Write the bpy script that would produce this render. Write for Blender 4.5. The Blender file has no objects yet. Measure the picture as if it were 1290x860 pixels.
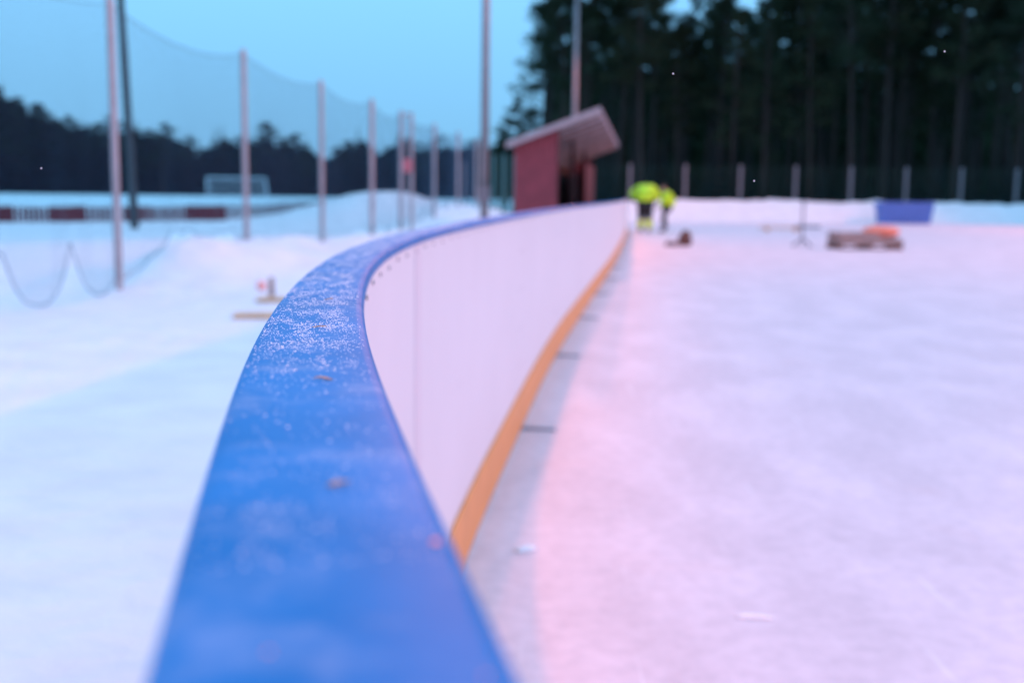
import bpy, bmesh, math, random
from mathutils import Vector, Matrix, noise
R = math.radians
random.seed(7)
scene = bpy.context.scene
C = scene.collection

# ------------------------------------------------------------------ camera
F_PX, W_PX, H_PX = 1400.0, 1290.0, 860.0
CAM_H = 1.12
PITCH, ROLL = math.atan(184 / 1400), R(0.7)
cam_d = bpy.data.cameras.new('camera')
cam = bpy.data.objects.new('camera', cam_d); C.objects.link(cam)
CAM_ROT = Matrix.Rotation(math.pi / 2 - PITCH, 3, 'X') @ Matrix.Rotation(ROLL, 3, 'Z')
cam.location = (0, 0, CAM_H)
cam.rotation_euler = CAM_ROT.to_euler()
cam_d.sensor_width = 36; cam_d.lens = 36 * F_PX / W_PX
cam_d.clip_start = 0.02; cam_d.clip_end = 2500
cam_d.dof.use_dof = True
cam_d.dof.focus_distance = 0.74
cam_d.dof.aperture_fstop = 5.9
scene.camera = cam

# ------------------------------------------------------------------ world, sun, exposure
SKY_STRENGTH = 0.10
SUN_EL, SUN_AZ = R(3), R(200)
world = bpy.data.worlds.new('World'); scene.world = world; world.use_nodes = True
nt = world.node_tree; bg = nt.nodes['Background']
sky = nt.nodes.new('ShaderNodeTexSky'); sky.sky_type = 'NISHITA'
sky.sun_disc = False; sky.sun_elevation = SUN_EL; sky.sun_rotation = SUN_AZ
sky.ozone_density = 6.0; sky.air_density = 1.6; sky.dust_density = 0.3
# a thin even dusk overcast veils the clear sky, so the blue hardly changes with height
tint = nt.nodes.new('ShaderNodeMix'); tint.data_type = 'RGBA'
tint.inputs[0].default_value = 0.86
geo = nt.nodes.new('ShaderNodeTexCoord'); sep = nt.nodes.new('ShaderNodeSeparateXYZ'); nt.links.new(geo.outputs['Generated'], sep.inputs[0])
grad = nt.nodes.new('ShaderNodeValToRGB'); cr = grad.color_ramp      # overcast sky: brighter towards the zenith
cr.elements[0].position = 0; cr.elements[0].color = (.495, .495, .495, 1)
cr.elements[1].position = 1; cr.elements[1].color = (1, 1, 1, 1)
e_ = cr.elements.new(.17); e_.color = (.70, .70, .70, 1)
nt.links.new(sep.outputs[2], grad.inputs[0])
veil = nt.nodes.new('ShaderNodeVectorMath'); veil.operation = 'SCALE'; veil.inputs[0].default_value = (4.75, 11.9, 19.4)
nt.links.new(grad.outputs[0], veil.inputs['Scale']); nt.links.new(veil.outputs[0], tint.inputs[7])
nt.links.new(sky.outputs[0], tint.inputs[6]); nt.links.new(tint.outputs[2], bg.inputs[0])
bg.inputs[1].default_value = SKY_STRENGTH

sun_d = bpy.data.lights.new('sun', 'SUN'); sun_d.energy = 0.03; sun_d.angle = R(20); sun_d.color = (1, .8, .65)
sun = bpy.data.objects.new('sun', sun_d); C.objects.link(sun)
sun.rotation_euler = (R(90) - R(6), 0, -SUN_AZ + math.pi)
LAMP_W = 9000
LAMP_COL = (1.0, .22, .14)

vs = scene.view_settings
vs.view_transform = 'Standard'; vs.look = 'None'; vs.exposure = 0; vs.gamma = 1; vs.use_curve_mapping = False
scene.cycles.use_denoising = True
scene.cycles.max_bounces = 6
scene.cycles.sample_clamp_indirect = 4

# ------------------------------------------------------------------ helpers
def ray(px, py):
    return CAM_ROT @ Vector(((px - W_PX / 2) / F_PX, -(py - H_PX / 2) / F_PX, -1))
def on_plane(px, py, z=0.0):
    d = ray(px, py); t = (z - CAM_H) / d.z
    return Vector((d.x * t, d.y * t, z))
def at_depth(px, py, y):
    d = ray(px, py); t = y / d.y
    return Vector((d.x * t, y, CAM_H + d.z * t))

def smoothstep(a, b, x):
    t = max(0, min(1, (x - a) / (b - a))); return t * t * (3 - 2 * t)
def lerp_table(tab, x):
    if x <= tab[0][0]: return tab[0][1]
    for (a, va), (b, vb) in zip(tab, tab[1:]):
        if x <= b: return va + (vb - va) * (x - a) / (b - a)
    return tab[-1][1]

class MB:
    """collects geometry for one mesh"""
    def __init__(self): self.v = []; self.f = []
    def add(self, vs_, fs_):
        o = len(self.v); self.v += [tuple(p) for p in vs_]; self.f += [tuple(i + o for i in q) for q in fs_]; return self
    def box(self, lo, hi, m=None):
        x0, y0, z0 = lo; x1, y1, z1 = hi
        p = [Vector(q) for q in ((x0,y0,z0),(x1,y0,z0),(x1,y1,z0),(x0,y1,z0),(x0,y0,z1),(x1,y0,z1),(x1,y1,z1),(x0,y1,z1))]
        if m is not None: p = [m @ q for q in p]
        return self.add(p, [(3,2,1,0),(4,5,6,7),(0,1,5,4),(1,2,6,5),(2,3,7,6),(3,0,4,7)])
    def tube(self, pts, r, n=8, cap=True):
        pts = [Vector(p) for p in pts]; rs = r if isinstance(r, (list, tuple)) else [r] * len(pts)
        vs_, fs_ = [], []; up = None
        for i, p in enumerate(pts):
            d = (pts[min(i + 1, len(pts) - 1)] - pts[max(i - 1, 0)]).normalized()
            if up is None: up = d.orthogonal().normalized()
            up = (up - d * up.dot(d)).normalized(); side = d.cross(up)
            for k in range(n):
                a = 2 * math.pi * k / n
                vs_.append(p + (up * math.cos(a) + side * math.sin(a)) * rs[i])
        for i in range(len(pts) - 1):
            for k in range(n):
                a, b = i * n + k, i * n + (k + 1) % n
                fs_.append((a, b, b + n, a + n))
        if cap:
            fs_.append(tuple(range(n - 1, -1, -1))); m = (len(pts) - 1) * n; fs_.append(tuple(m + k for k in range(n)))
        return self.add(vs_, fs_)
    def sweep(self, rows, closed=True, cap=True):
        """rows: list of profiles (lists of points)"""
        n = len(rows[0]); vs_ = [p for r_ in rows for p in r_]; fs_ = []
        for i in range(len(rows) - 1):
            for k in range(n if closed else n - 1):
                a, b = i * n + k, i * n + (k + 1) % n
                fs_.append((a, b, b + n, a + n))
        if cap and closed:
            fs_.append(tuple(range(n - 1, -1, -1))); m = (len(rows) - 1) * n; fs_.append(tuple(m + k for k in range(n)))
        return self.add(vs_, fs_)
    def mesh(self, name, mat, smooth=False):
        me = bpy.data.meshes.new(name); me.from_pydata(self.v, [], self.f); me.update()
        bm = bmesh.new(); bm.from_mesh(me); bmesh.ops.recalc_face_normals(bm, faces=bm.faces); bm.to_mesh(me); bm.free()
        if mat: me.materials.append(mat)
        if smooth:
            for p in me.polygons: p.use_smooth = True
        return me
    def build(self, name, mat, parent=None, smooth=False, loc=None, bevel=0):
        o = bpy.data.objects.new(name, self.mesh(name, mat, smooth)); C.objects.link(o)
        if loc is not None: o.location = loc
        if parent is not None: o.parent = parent
        if bevel:
            b = o.modifiers.new('bevel', 'BEVEL'); b.width = bevel; b.segments = 2; b.limit_method = 'ANGLE'
        return o

def tag(o, label=None, cat=None, group=None, kind=None):
    if label: o['label'] = label
    if cat: o['category'] = cat
    if group: o['group'] = group
    if kind: o['kind'] = kind
    return o
def empty(name, loc=(0, 0, 0), rz=0):
    o = bpy.data.objects.new(name, None); C.objects.link(o); o.location = loc; o.rotation_euler = (0, 0, rz)
    o.empty_display_size = .2
    return o
def link_mesh(name, me, parent=None, loc=(0, 0, 0), rot=(0, 0, 0), scale=(1, 1, 1)):
    o = bpy.data.objects.new(name, me); C.objects.link(o)
    o.location = loc; o.rotation_euler = rot; o.scale = scale
    if parent is not None: o.parent = parent
    return o
def copy_tree(o, parent=None):
    c = o.copy(); C.objects.link(c); c.parent = parent
    for ch in list(o.children): copy_tree(ch, c)
    return c

# ------------------------------------------------------------------ materials
def mat(name, col, rough=.6, metal=0.0, var=.0, scale=4.0, bump=0.0, bscale=30.0, spec=.5, col2=None, detail=6, coat=0):
    m = bpy.data.materials.new(name); m.use_nodes = True; t = m.node_tree; b = t.nodes['Principled BSDF']
    b.inputs['Base Color'].default_value = (*col, 1); b.inputs['Roughness'].default_value = rough
    b.inputs['Metallic'].default_value = metal; b.inputs['Specular IOR Level'].default_value = spec
    if coat: b.inputs['Coat Weight'].default_value = coat; b.inputs['Coat Roughness'].default_value = .15
    tc = t.nodes.new('ShaderNodeTexCoord')
    if var or col2:
        n = t.nodes.new('ShaderNodeTexNoise'); n.inputs['Scale'].default_value = scale; n.inputs['Detail'].default_value = detail
        t.links.new(tc.outputs['Object'], n.inputs['Vector'])
        r = t.nodes.new('ShaderNodeValToRGB'); r.color_ramp.elements[0].position = .35; r.color_ramp.elements[1].position = .65
        c2 = col2 or tuple(c * (1 - var) for c in col)
        r.color_ramp.elements[0].color = (*c2, 1); r.color_ramp.elements[1].color = (*col, 1)
        t.links.new(n.outputs['Fac'], r.inputs[0]); t.links.new(r.outputs[0], b.inputs['Base Color'])
    if bump:
        n2 = t.nodes.new('ShaderNodeTexNoise'); n2.inputs['Scale'].default_value = bscale; n2.inputs['Detail'].default_value = 5
        t.links.new(tc.outputs['Object'], n2.inputs['Vector'])
        bp = t.nodes.new('ShaderNodeBump'); bp.inputs['Strength'].default_value = bump; bp.inputs['Distance'].default_value = .05
        t.links.new(n2.outputs['Fac'], bp.inputs['Height']); t.links.new(bp.outputs[0], b.inputs['Normal'])
    return m

M = {}
M['snow'] = mat('snow', (.81, .81, .83), .75, var=.10, scale=2.2, bump=.8, bscale=5, spec=.2, detail=9)
M['bank'] = mat('bank_snow', (.70, .70, .72), .8, var=.08, scale=2, bump=.6, bscale=2.5, spec=.2)
M['panel'] = mat('white_panel', (.735, .765, .80), .38, var=.035, scale=2.2, spec=.45)
def panel_marks(m):
    t = m.node_tree; b = t.nodes['Principled BSDF']; L = t.links.new; src = b.inputs['Base Color'].links[0].from_socket
    tc = t.nodes.new('ShaderNodeTexCoord'); mp = t.nodes.new('ShaderNodeMapping'); mp.inputs['Scale'].default_value = (1.2, 1.2, 7); mp.inputs['Rotation'].default_value = (.25, .1, 0)
    L(tc.outputs['Object'], mp.inputs['Vector'])
    n = t.nodes.new('ShaderNodeTexNoise'); n.inputs['Scale'].default_value = 3.1; n.inputs['Detail'].default_value = 7; n.inputs['Roughness'].default_value = .7; L(mp.outputs[0], n.inputs['Vector'])
    r = t.nodes.new('ShaderNodeValToRGB'); r.color_ramp.elements[0].position = .64; r.color_ramp.elements[1].position = .74; L(n.outputs['Fac'], r.inputs[0])
    k = t.nodes.new('ShaderNodeMath'); k.operation = 'MULTIPLY'; k.inputs[1].default_value = .22; L(r.outputs[0], k.inputs[0])
    x = t.nodes.new('ShaderNodeMix'); x.data_type = 'RGBA'; L(k.outputs[0], x.inputs[0]); L(src, x.inputs[6]); x.inputs[7].default_value = (.35, .35, .40, 1); L(x.outputs[2], b.inputs['Base Color'])
panel_marks(M['panel'])
M['kick'] = mat('kick_plate', (.78, .35, .09), .5, var=.12, scale=6)
M['screw'] = mat('screw', (.22, .22, .25), .5, .6)
M['foot'] = mat('board_foot', (.30, .31, .37), .6, .4)
M['boardframe'] = mat('board_frame', (.42, .43, .45), .55, .7)
M['galv'] = mat('galvanised_post', (.42, .40, .42), .55, .35, var=.15, scale=6)
M['rope'] = mat('net_cord', (.03, .08, .15), .8)
M['fencepost'] = mat('grey_fence_post', (.19, .19, .21), .6, .3, var=.12, scale=5)
M['mast'] = mat('mast', (.27, .27, .29), .55, .4, var=.12, scale=3)
M['redwall'] = mat('red_board', (.25, .042, .06), .75, var=.22, scale=7)
M['darkred'] = mat('dark_red_board', (.12, .018, .022), .8, var=.25, scale=7)
M['redpicket'] = mat('red_picket', (.11, .010, .015), .75, var=.3, scale=4)
M['darkin'] = mat('dark_timber', (.035, .022, .022), .85, var=.3, scale=6)
M['roof'] = mat('roof_sheet', (.38, .33, .35), .5, .25, var=.12, scale=5)
M['bark'] = mat('pine_bark', (.032, .021, .018), .9, var=.5, scale=6)
M['needles'] = mat('pine_needles', (.022, .036, .016), .8, var=.5, scale=.8, spec=.15)
M['spruce'] = mat('spruce_needles', (.004, .024, .032), .85, var=.5, scale=.6, spec=.1)  # blue haze of the distant wood is mixed into this needle colour
M['wood'] = mat('fresh_timber', (.66, .44, .24), .7, var=.3, scale=9)
M['greywood'] = mat('weathered_timber', (.38, .29, .27), .8, var=.4, scale=8)
M['steel'] = mat('dull_steel', (.2, .21, .24), .45, .7)
M['blue'] = mat('blue_plastic', (.05, .15, .47), .5, var=.15, scale=3)
M['orange'] = mat('orange_tarpaulin', (.80, .24, .15), .55, var=.25, scale=6, bump=.3, bscale=8)
M['sack'] = mat('brown_sack', (.15, .075, .06), .8, var=.4, scale=9, bump=.4, bscale=20)
M['hivis'] = mat('high_visibility_cloth', (.62, .88, .02), .7, var=.12, scale=7)
M['hivis2'] = mat('green_high_visibility_cloth', (.10, .50, .10), .7, var=.12, scale=7)
M['black'] = mat('black_cloth', (.012, .012, .015), .8, var=.3, scale=8)
M['skin'] = mat('skin', (.45, .24, .17), .55)
M['hat'] = mat('brown_wool', (.12, .06, .035), .9, var=.3, scale=20)
M['husk'] = mat('seed_husk', (.62, .36, .15), .5, var=.45, scale=300)
M['mesh'] = mat('green_wire', (.012, .05, .035), .6, .2)
M['white'] = mat('white_paint', (.62, .66, .7), .5)
M['pinksign'] = mat('red_white_plate', (.55, .16, .2), .5, var=.15, scale=8)
M['flake'] = mat('frost', (.88, .90, .94), .45, spec=.5)
M['glint'] = mat('painted_glint', (.95, .30, .24), .12, spec=.8)  # pink of a lamp glint put into the base colour

def ice_material():
    m = bpy.data.materials.new('rink_ice'); m.use_nodes = True; t = m.node_tree; b = t.nodes['Principled BSDF']; L = t.links.new
    tc = t.nodes.new('ShaderNodeTexCoord')
    def noise_(scale, detail, vec, rough=.55):
        n = t.nodes.new('ShaderNodeTexNoise'); n.inputs['Scale'].default_value = scale; n.inputs['Detail'].default_value = detail
        n.inputs['Roughness'].default_value = rough; L(vec, n.inputs['Vector']); return n.outputs['Fac']
    def ramp(fac, a, ca, b_, cb):
        r = t.nodes.new('ShaderNodeValToRGB'); r.color_ramp.elements[0].position = a; r.color_ramp.elements[1].position = b_
        r.color_ramp.elements[0].color = (*ca, 1); r.color_ramp.elements[1].color = (*cb, 1); L(fac, r.inputs[0]); return r.outputs[0]
    def mix(mode, fac, a, c):
        x = t.nodes.new('ShaderNodeMix'); x.data_type = 'RGBA'; x.blend_type = mode
        if isinstance(fac, float): x.inputs[0].default_value = fac
        else: L(fac, x.inputs[0])
        for s, v in ((6, a), (7, c)):
            if isinstance(v, tuple): x.inputs[s].default_value = (*v, 1)
            else: L(v, x.inputs[s])
        return x.outputs[2]
    mp = t.nodes.new('ShaderNodeMapping'); mp.inputs['Rotation'].default_value = (0, 0, R(24)); mp.inputs['Scale'].default_value = (1.2, .55, 1)
    L(tc.outputs['Object'], mp.inputs['Vector'])
    mp2 = t.nodes.new('ShaderNodeMapping'); mp2.inputs['Rotation'].default_value = (0, 0, R(-38)); mp2.inputs['Scale'].default_value = (9, .30, 1)
    L(tc.outputs['Object'], mp2.inputs['Vector'])
    streak = ramp(noise_(2.0, 4, mp.outputs[0]), .40, (.675, .605, .645), .64, (.785, .705, .75))
    fine = ramp(noise_(16, 8, tc.outputs['Object'], .65), .36, (.82, .82, .83), .62, (1, 1, 1))
    scr = ramp(noise_(3.2, 3, mp2.outputs[0]), .66, (0, 0, 0), .73, (1, 1, 1))
    col = mix('MULTIPLY', .75, streak, fine)
    col = mix('MIX', mix('MULTIPLY', 1.0, scr, (.45, .45, .45)), col, (.88, .87, .9))
    # rusty stains left by the old painted marking, in patches
    patch = ramp(noise_(1.7, 4, tc.outputs['Object']), .60, (0, 0, 0), .74, (1, 1, 1))
    col = mix('MIX', mix('MULTIPLY', 1.0, patch, (.16, .16, .16)), col, (.84, .58, .52))
    L(col, b.inputs['Base Color'])
    b.inputs['Roughness'].default_value = .52; b.inputs['Specular IOR Level'].default_value = .35
    bp = t.nodes.new('ShaderNodeBump'); bp.inputs['Strength'].default_value = .35; bp.inputs['Distance'].default_value = .02
    L(noise_(7, 8, tc.outputs['Object'], .65), bp.inputs['Height']); L(bp.outputs[0], b.inputs['Normal'])
    return m
M['ice'] = ice_material()

def rail_material():
    m = bpy.data.materials.new('blue_rail'); m.use_nodes = True; t = m.node_tree; b = t.nodes['Principled BSDF']; L = t.links.new
    tc = t.nodes.new('ShaderNodeTexCoord')
    def nz(s, d, r=.5):
        n = t.nodes.new('ShaderNodeTexNoise'); n.inputs['Scale'].default_value = s; n.inputs['Detail'].default_value = d
        n.inputs['Roughness'].default_value = r; L(tc.outputs['Object'], n.inputs['Vector']); return n.outputs['Fac']
    base = t.nodes.new('ShaderNodeValToRGB'); base.color_ramp.elements[0].position = .35; base.color_ramp.elements[1].position = .68
    base.color_ramp.elements[0].color = (.014, .165, .44, 1); base.color_ramp.elements[1].color = (.022, .205, .53, 1)
    L(nz(14, 5), base.inputs[0])
    # frost film in patches
    fr = t.nodes.new('ShaderNodeValToRGB'); fr.color_ramp.elements[0].position = .50; fr.color_ramp.elements[1].position = .72
    L(nz(22, 7, .65), fr.inputs[0])
    mx = t.nodes.new('ShaderNodeMix'); mx.data_type = 'RGBA'
    sc = t.nodes.new('ShaderNodeMath'); sc.operation = 'MULTIPLY'; sc.inputs[1].default_value = .22
    L(fr.outputs[0], sc.inputs[0]); L(sc.outputs[0], mx.inputs[0]); L(base.outputs[0], mx.inputs[6])
    mx.inputs[7].default_value = (.60, .66, .78, 1)
    L(mx.outputs[2], b.inputs['Base Color'])
    b.inputs['Roughness'].default_value = .44; b.inputs['Specular IOR Level'].default_value = .06
    bp = t.nodes.new('ShaderNodeBump'); bp.inputs['Strength'].default_value = .25; bp.inputs['Distance'].default_value = .001
    L(nz(420, 3), bp.inputs['Height']); L(bp.outputs[0], b.inputs['Normal'])
    return m
M['rail'] = rail_material()

def lamp_glass():
    m = bpy.data.materials.new('lit_lamp_glass'); m.use_nodes = True; t = m.node_tree; t.nodes.clear()
    e = t.nodes.new('ShaderNodeEmission'); e.inputs[0].default_value = (1, .62, .45, 1); e.inputs[1].default_value = 40
    o = t.nodes.new('ShaderNodeOutputMaterial'); t.links.new(e.outputs[0], o.inputs[0]); return m
M['lampglass'] = lamp_glass()

# ------------------------------------------------------------------ plan line of the boards (inner face)
SLOPE = [(0, -.222), (.5, -.186), (.9, -.136), (1.3, -.091), (1.8, -.026), (2.3, .022), (3, .076), (4, .095), (6, .10), (9, .128), (14, .13), (20, .119), (37, .107), (60, .105)]
PATH = []
y, x = 0.22, -0.003
back = []
yy, xx = y, x
while yy > 0: back.append((xx, yy)); xx -= lerp_table(SLOPE, yy) * .04; yy -= .04
# behind the camera the rounded corner of the rink goes on with a radius of 8 m
phi = math.atan(-.222); Rr = 8.0; ds = .12
px_, py_ = back[-1]
while phi > R(-88):
    px_ -= math.sin(phi) * ds; py_ -= math.cos(phi) * ds; phi -= ds / Rr; back.append((px_, py_))
for k in range(5): px_ += 1.2; back.append((px_, py_))
fwd = []
while y < 37.2:
    st = .04 if y < 4 else .25
    x += lerp_table(SLOPE, y + st / 2) * st; y += st; fwd.append((x, y))
PATH = [Vector((a, b)) for a, b in (back[::-1] + fwd)]
def board_x(y):
    y = max(-1.0, y); best = None
    pts = fwd if y > .3 else back
    if y > fwd[-1][1]: return fwd[-1][0] + .106 * (y - fwd[-1][1])
    lo = min(pts, key=lambda p: abs(p[1] - y)); return lo[0]
S = [0.0]
for a, b in zip(PATH, PATH[1:]): S.append(S[-1] + (b - a).length)
def path_at(s):
    s = max(0, min(S[-1] - 1e-6, s)); lo, hi = 0, len(S) - 1
    while hi - lo > 1:
        m_ = (lo + hi) // 2
        if S[m_] <= s: lo = m_
        else: hi = m_
    t = (s - S[lo]) / (S[hi] - S[lo]); p = PATH[lo].lerp(PATH[hi], t)
    a, b = PATH[max(0, lo - 1)], PATH[min(len(PATH) - 1, hi + 1)]
    d = (b - a).normalized()
    return p, d, Vector((d.y, -d.x))     # point, heading, normal towards the rink
def s_of_y(yv):
    i = min((i for i, p in enumerate(PATH) if i >= len(back)), key=lambda i: abs(PATH[i].y - yv)); return S[i]

# ------------------------------------------------------------------ net fence line (needed by terrain)
NET_TOP = 3.32
POST_PX = [(138, 3), (306, 67), (404, 105), (468, 128), (505, 142), (547, 158), (577, 168), (600, 177)]
POSTS = [on_plane(a, b, NET_TOP) for a, b in POST_PX]
POSTS = [POSTS[0] + (POSTS[0] - POSTS[1]) * 1.0] + POSTS
def fence_x(yv):
    for a, b in zip(POSTS, POSTS[1:]):
        if yv <= b.y: return a.x + (b.x - a.x) * (yv - a.y) / (b.y - a.y)
    a, b = POSTS[-2], POSTS[-1]; return a.x + (b.x - a.x) * (yv - a.y) / (b.y - a.y)

# ------------------------------------------------------------------ ground
def bump(x, y, cx, cy, rx, ry, h):
    d = ((x - cx) / rx) ** 2 + ((y - cy) / ry) ** 2
    return h * math.exp(-d)
def ground_z(x, y):
    bx = board_x(y) if y > -1 else None
    n1 = noise.noise((x * .9, y * .9, 0)); n2 = noise.noise((x * .22, y * .22, 5)); n3 = noise.noise((x * 3, y * 3, 9))
    if bx is not None:
        out = smoothstep(bx - .10, bx - .35, x)      # 0 inside the rink, 1 outside
        if y > 37.2: out = max(out, smoothstep(58, 62, y))
    else:
        out = 1.0 if x < 0 else 0.0
    z = -.03
    h = .01 + .022 * n1 + .016 * n3 + .008 * noise.noise((x * 7, y * 7, 4))
    fx = fence_x(y)
    if 4 < y < 60:
        w = .9 + .3 * n2
        h += smoothstep(0, .5, 1 - abs(x - fx - .3) / (1.3 * w)) * (.10 + .10 * n1 + .05 * n2 + .05 * n3) * smoothstep(12.3, 15.5, y)
    h += bump(x, y, -4.6, 12.4, 2.2, 2.4, -.17)
    h += bump(x, y, -4.45, 15.6, .55, 1.0, .40 + .12 * n1 + .10 * n3) + bump(x, y, -4.0, 18.3, 1.1, 1.5, .20 + .08 * n3) + bump(x, y, -3.1, 17.0, .8, 1.3, .14)
    h += bump(x, y, -5.0, 40, 2.6, 5.0, 1.02 + .05 * n1) + bump(x, y, -8.3, 38, 2.6, 3.0, .16)
    h += bump(x, y, -2.0, 44, 3.5, 6.0, .45 + .1 * n1)
    far = smoothstep(60, 170, y) * smoothstep(20, -5, x)
    h += .42 * far + n2 * .05 * smoothstep(10, 30, abs(x) + abs(y) * .3)
    return z + out * (h + .03)

def axis(segs):
    out = []
    for a, b, st in segs:
        n = max(1, round((b - a) / st)); out += [a + (b - a) * i / n for i in range(n)]
    out.append(segs[-1][1]); return out
xs = axis([(-700, -120, 60), (-120, -30, 6), (-30, -12, 1.2), (-12, 0, .22), (0, 6, .22), (6, 50, 4), (50, 120, 14), (120, 700, 60)])
ys = axis([(-80, -10, 10), (-10, 0, 1), (0, 24, .22), (24, 60, .6), (60, 260, 8), (260, 900, 60)])
g = MB()
g.v = [(a, b, ground_z(a, b)) for b in ys for a in xs]
nx = len(xs)
g.f = [(j * nx + i, j * nx + i + 1, (j + 1) * nx + i + 1, (j + 1) * nx + i) for j in range(len(ys) - 1) for i in range(nx - 1)]
tag(g.build('ground', M['snow'], smooth=True), 'blue-white snow covered ground outside the rink boards', kind='structure')

# rink ice: from the boards to the far side, a thin slab over the ground
ice = MB()
icepts = [path_at(s)[0] - path_at(s)[2] * .004 for s in [S[-1] * i / 260 for i in range(261)]]
edge = [Vector((p.x, p.y)) for p in icepts if p.y > -7.9]
rows = []
for p in edge:
    ex = 60.0
    fr = [0, .004, .01, .02, .04, .07, .11, .17, .25, .36, .5, .7, 1]
    rows.append([(p.x + (ex - p.x) * t, p.y, 0.0) for t in fr])
rows.append([(edge[-1].x + 1.2 + (60 - edge[-1].x - 1.2) * t, 60.0, 0.0) for t in fr])
ice.sweep(rows, closed=False)
tag(ice.build('rink_ice', M['ice']), 'pale snow dusted rink ice inside the boards', kind='structure')

# far snow bank
def snow_bank(name, y0, skew, x0, x1, depth, hgt, label, seed):
    b = MB(); rows = []
    n = int((x1 - x0) / .35)
    for i in range(n + 1):
        X = x0 + (x1 - x0) * i / n
        hh = hgt * (1 + .10 * noise.noise((X * .35, seed, 0)) + .07 * noise.noise((X * 1.3, seed, 3)))
        e = min(1, (i + .01) / 6, (n - i + .01) / 6)
        row = []
        for k in range(9):
            t = k / 8; prof = smoothstep(0, .33, t) * smoothstep(1, .55, t)
            yy = y0 + skew * (X - 8) + depth * t + .2 * noise.noise((X * .5, t * 3, seed))
            row.append((X, yy, -.03 + hh * e ** .5 * prof * (1 + .10 * noise.noise((X * 1.5, t * 5, seed + 4)))))
        rows.append(row)
    b.sweep(rows, closed=False)
    return tag(b.build(name, M['bank'], smooth=True), label, kind='structure')
snow_bank('snow_bank', 52.6, .13, 4.2, 60, 4.5, 1.02, 'long ploughed snow bank along the far side of the rink', 2.0)

# ------------------------------------------------------------------ rink boards
RAIL_TOP, RAIL_T, RAIL_W = 1.033, .016, .070
boards = tag(empty('rink_boards', (*path_at(s_of_y(2.35))[0], 0)), 'white rink boards with blue top rail and orange kick strip curving along the ice', 'rink boards')
inv = boards.matrix_world
OFF = Vector((*path_at(s_of_y(2.35))[0], 0))
def bp3(p, n, off, z):  # point at inner-face offset (positive into the rink)
    q = p + n * off; return Vector((q.x, q.y, z)) - OFF
joints = [s_of_y(2.35)] + [s_of_y(5.25 + 2.5 * k) for k in range(13)]
s0 = joints[0]
backj = []
while s0 > 2.5: s0 -= 2.5; backj.append(s0)
joints = sorted(backj) + joints + [S[-1] - .01]
joints = [j for i, j in enumerate(joints) if i == 0 or j - joints[i - 1] > .6]
def srange(a, b, st):
    n = max(1, int(math.ceil((b - a) / st))); return [a + (b - a) * i / n for i in range(n + 1)]
def strip(a, b, prof, st):
    m = MB(); m.sweep([[bp3(*(lambda q: (q[0], q[2]))(path_at(s)), o, z) for o, z in prof] for s in srange(a, b, st)]); return m
def rail_profile():
    r = .007; pts = []
    xi, xo = .0015, .0015 - RAIL_W; zt, zb = RAIL_TOP, RAIL_TOP - RAIL_T
    for cx, cz, a0 in ((xi - r, zt - r, 0), (xo + r, zt - r, 90), (xo + r * .6, zb + r * .6, 180), (xi - r * .6, zb + r * .6, 270)):
        rr = r if a0 < 180 else r * .6
        for k in range(5):
            a = R(a0 + 90 * k / 4); pts.append((cx + rr * math.cos(a), cz + rr * math.sin(a)))
    return pts
RP = rail_profile()
# the rail: long blue caps, butt jointed
rj = [joints[0]] + [joints[i] for i in range(2, len(joints) - 1, 2)] + [joints[-1]]
rj = [j for j in rj]
# keep the near stretch in one piece, as the photograph shows no joint there
rj = [j for j in rj if not (s_of_y(.22) - 1.5 < j < s_of_y(4.5))]
for a, b in zip(rj, rj[1:]):
    st = .03 if a < s_of_y(6) and b > s_of_y(.2) else .25
    o = strip(a, b - .004, RP, st).build('top_rail', M['rail'], boards)
    for p in o.data.polygons: p.use_smooth = len(p.vertices) == 4
for i, (a, b) in enumerate(zip(joints, joints[1:])):
    st = .08 if b < s_of_y(6) else .3
    lean = .0
    strip(a + .0006, b - .0006, [(-.0035, .015), (-.0035, RAIL_TOP - RAIL_T - .001), (-.012, RAIL_TOP - RAIL_T - .001), (-.012, .015)], st).build('panel', M['panel'], boards)
    strip(a + .0015, b - .0015, [(.0085, .012), (.0085, .185), (.005, .19), (-.002, .19), (-.002, .012)], st).build('kick_plate', M['kick'], boards)
    # steel frame behind each panel: two stiles, two rails
    fr = strip(a + .04, b - .04, [(-.0135, .10), (-.0135, .14), (-.05, .14), (-.05, .10)], .4).build('frame_rail', M['boardframe'], boards)
    strip(a + .04, b - .04, [(-.0135, .62), (-.0135, .66), (-.05, .66), (-.05, .62)], .4).build('frame_rail', M['boardframe'], boards)
    strip(a + .01, a + .05, [(-.0137, .02), (-.0137, 1.0), (-.056, 1.0), (-.056, .02)], .04).build('post', M['boardframe'], boards)
    # foot bar that sticks out over the ice at the joint
    if b > s_of_y(1.0):
        m = MB(); p, d, n = path_at(a)
        hw = .017
        m.sweep([[bp3(p + d * t, n, o_, z) for o_, z in ((.011, -.005), (.175, -.005), (.17, .010), (.011, .014))] for t in (-hw, hw)])
        m.build('foot_bar', M['foot'], boards)
# joint cover strip on the first joint in view, slightly stained
pj = s_of_y(2.35)
strip(pj - .055, pj + .055, [(-.0032, .192), (-.0032, 1.014), (-.0022, 1.014), (-.0022, .192)], .03).build('joint_strip', mat('joint_strip', (.71, .70, .75), .42, var=.06, scale=3), boards)
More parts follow.
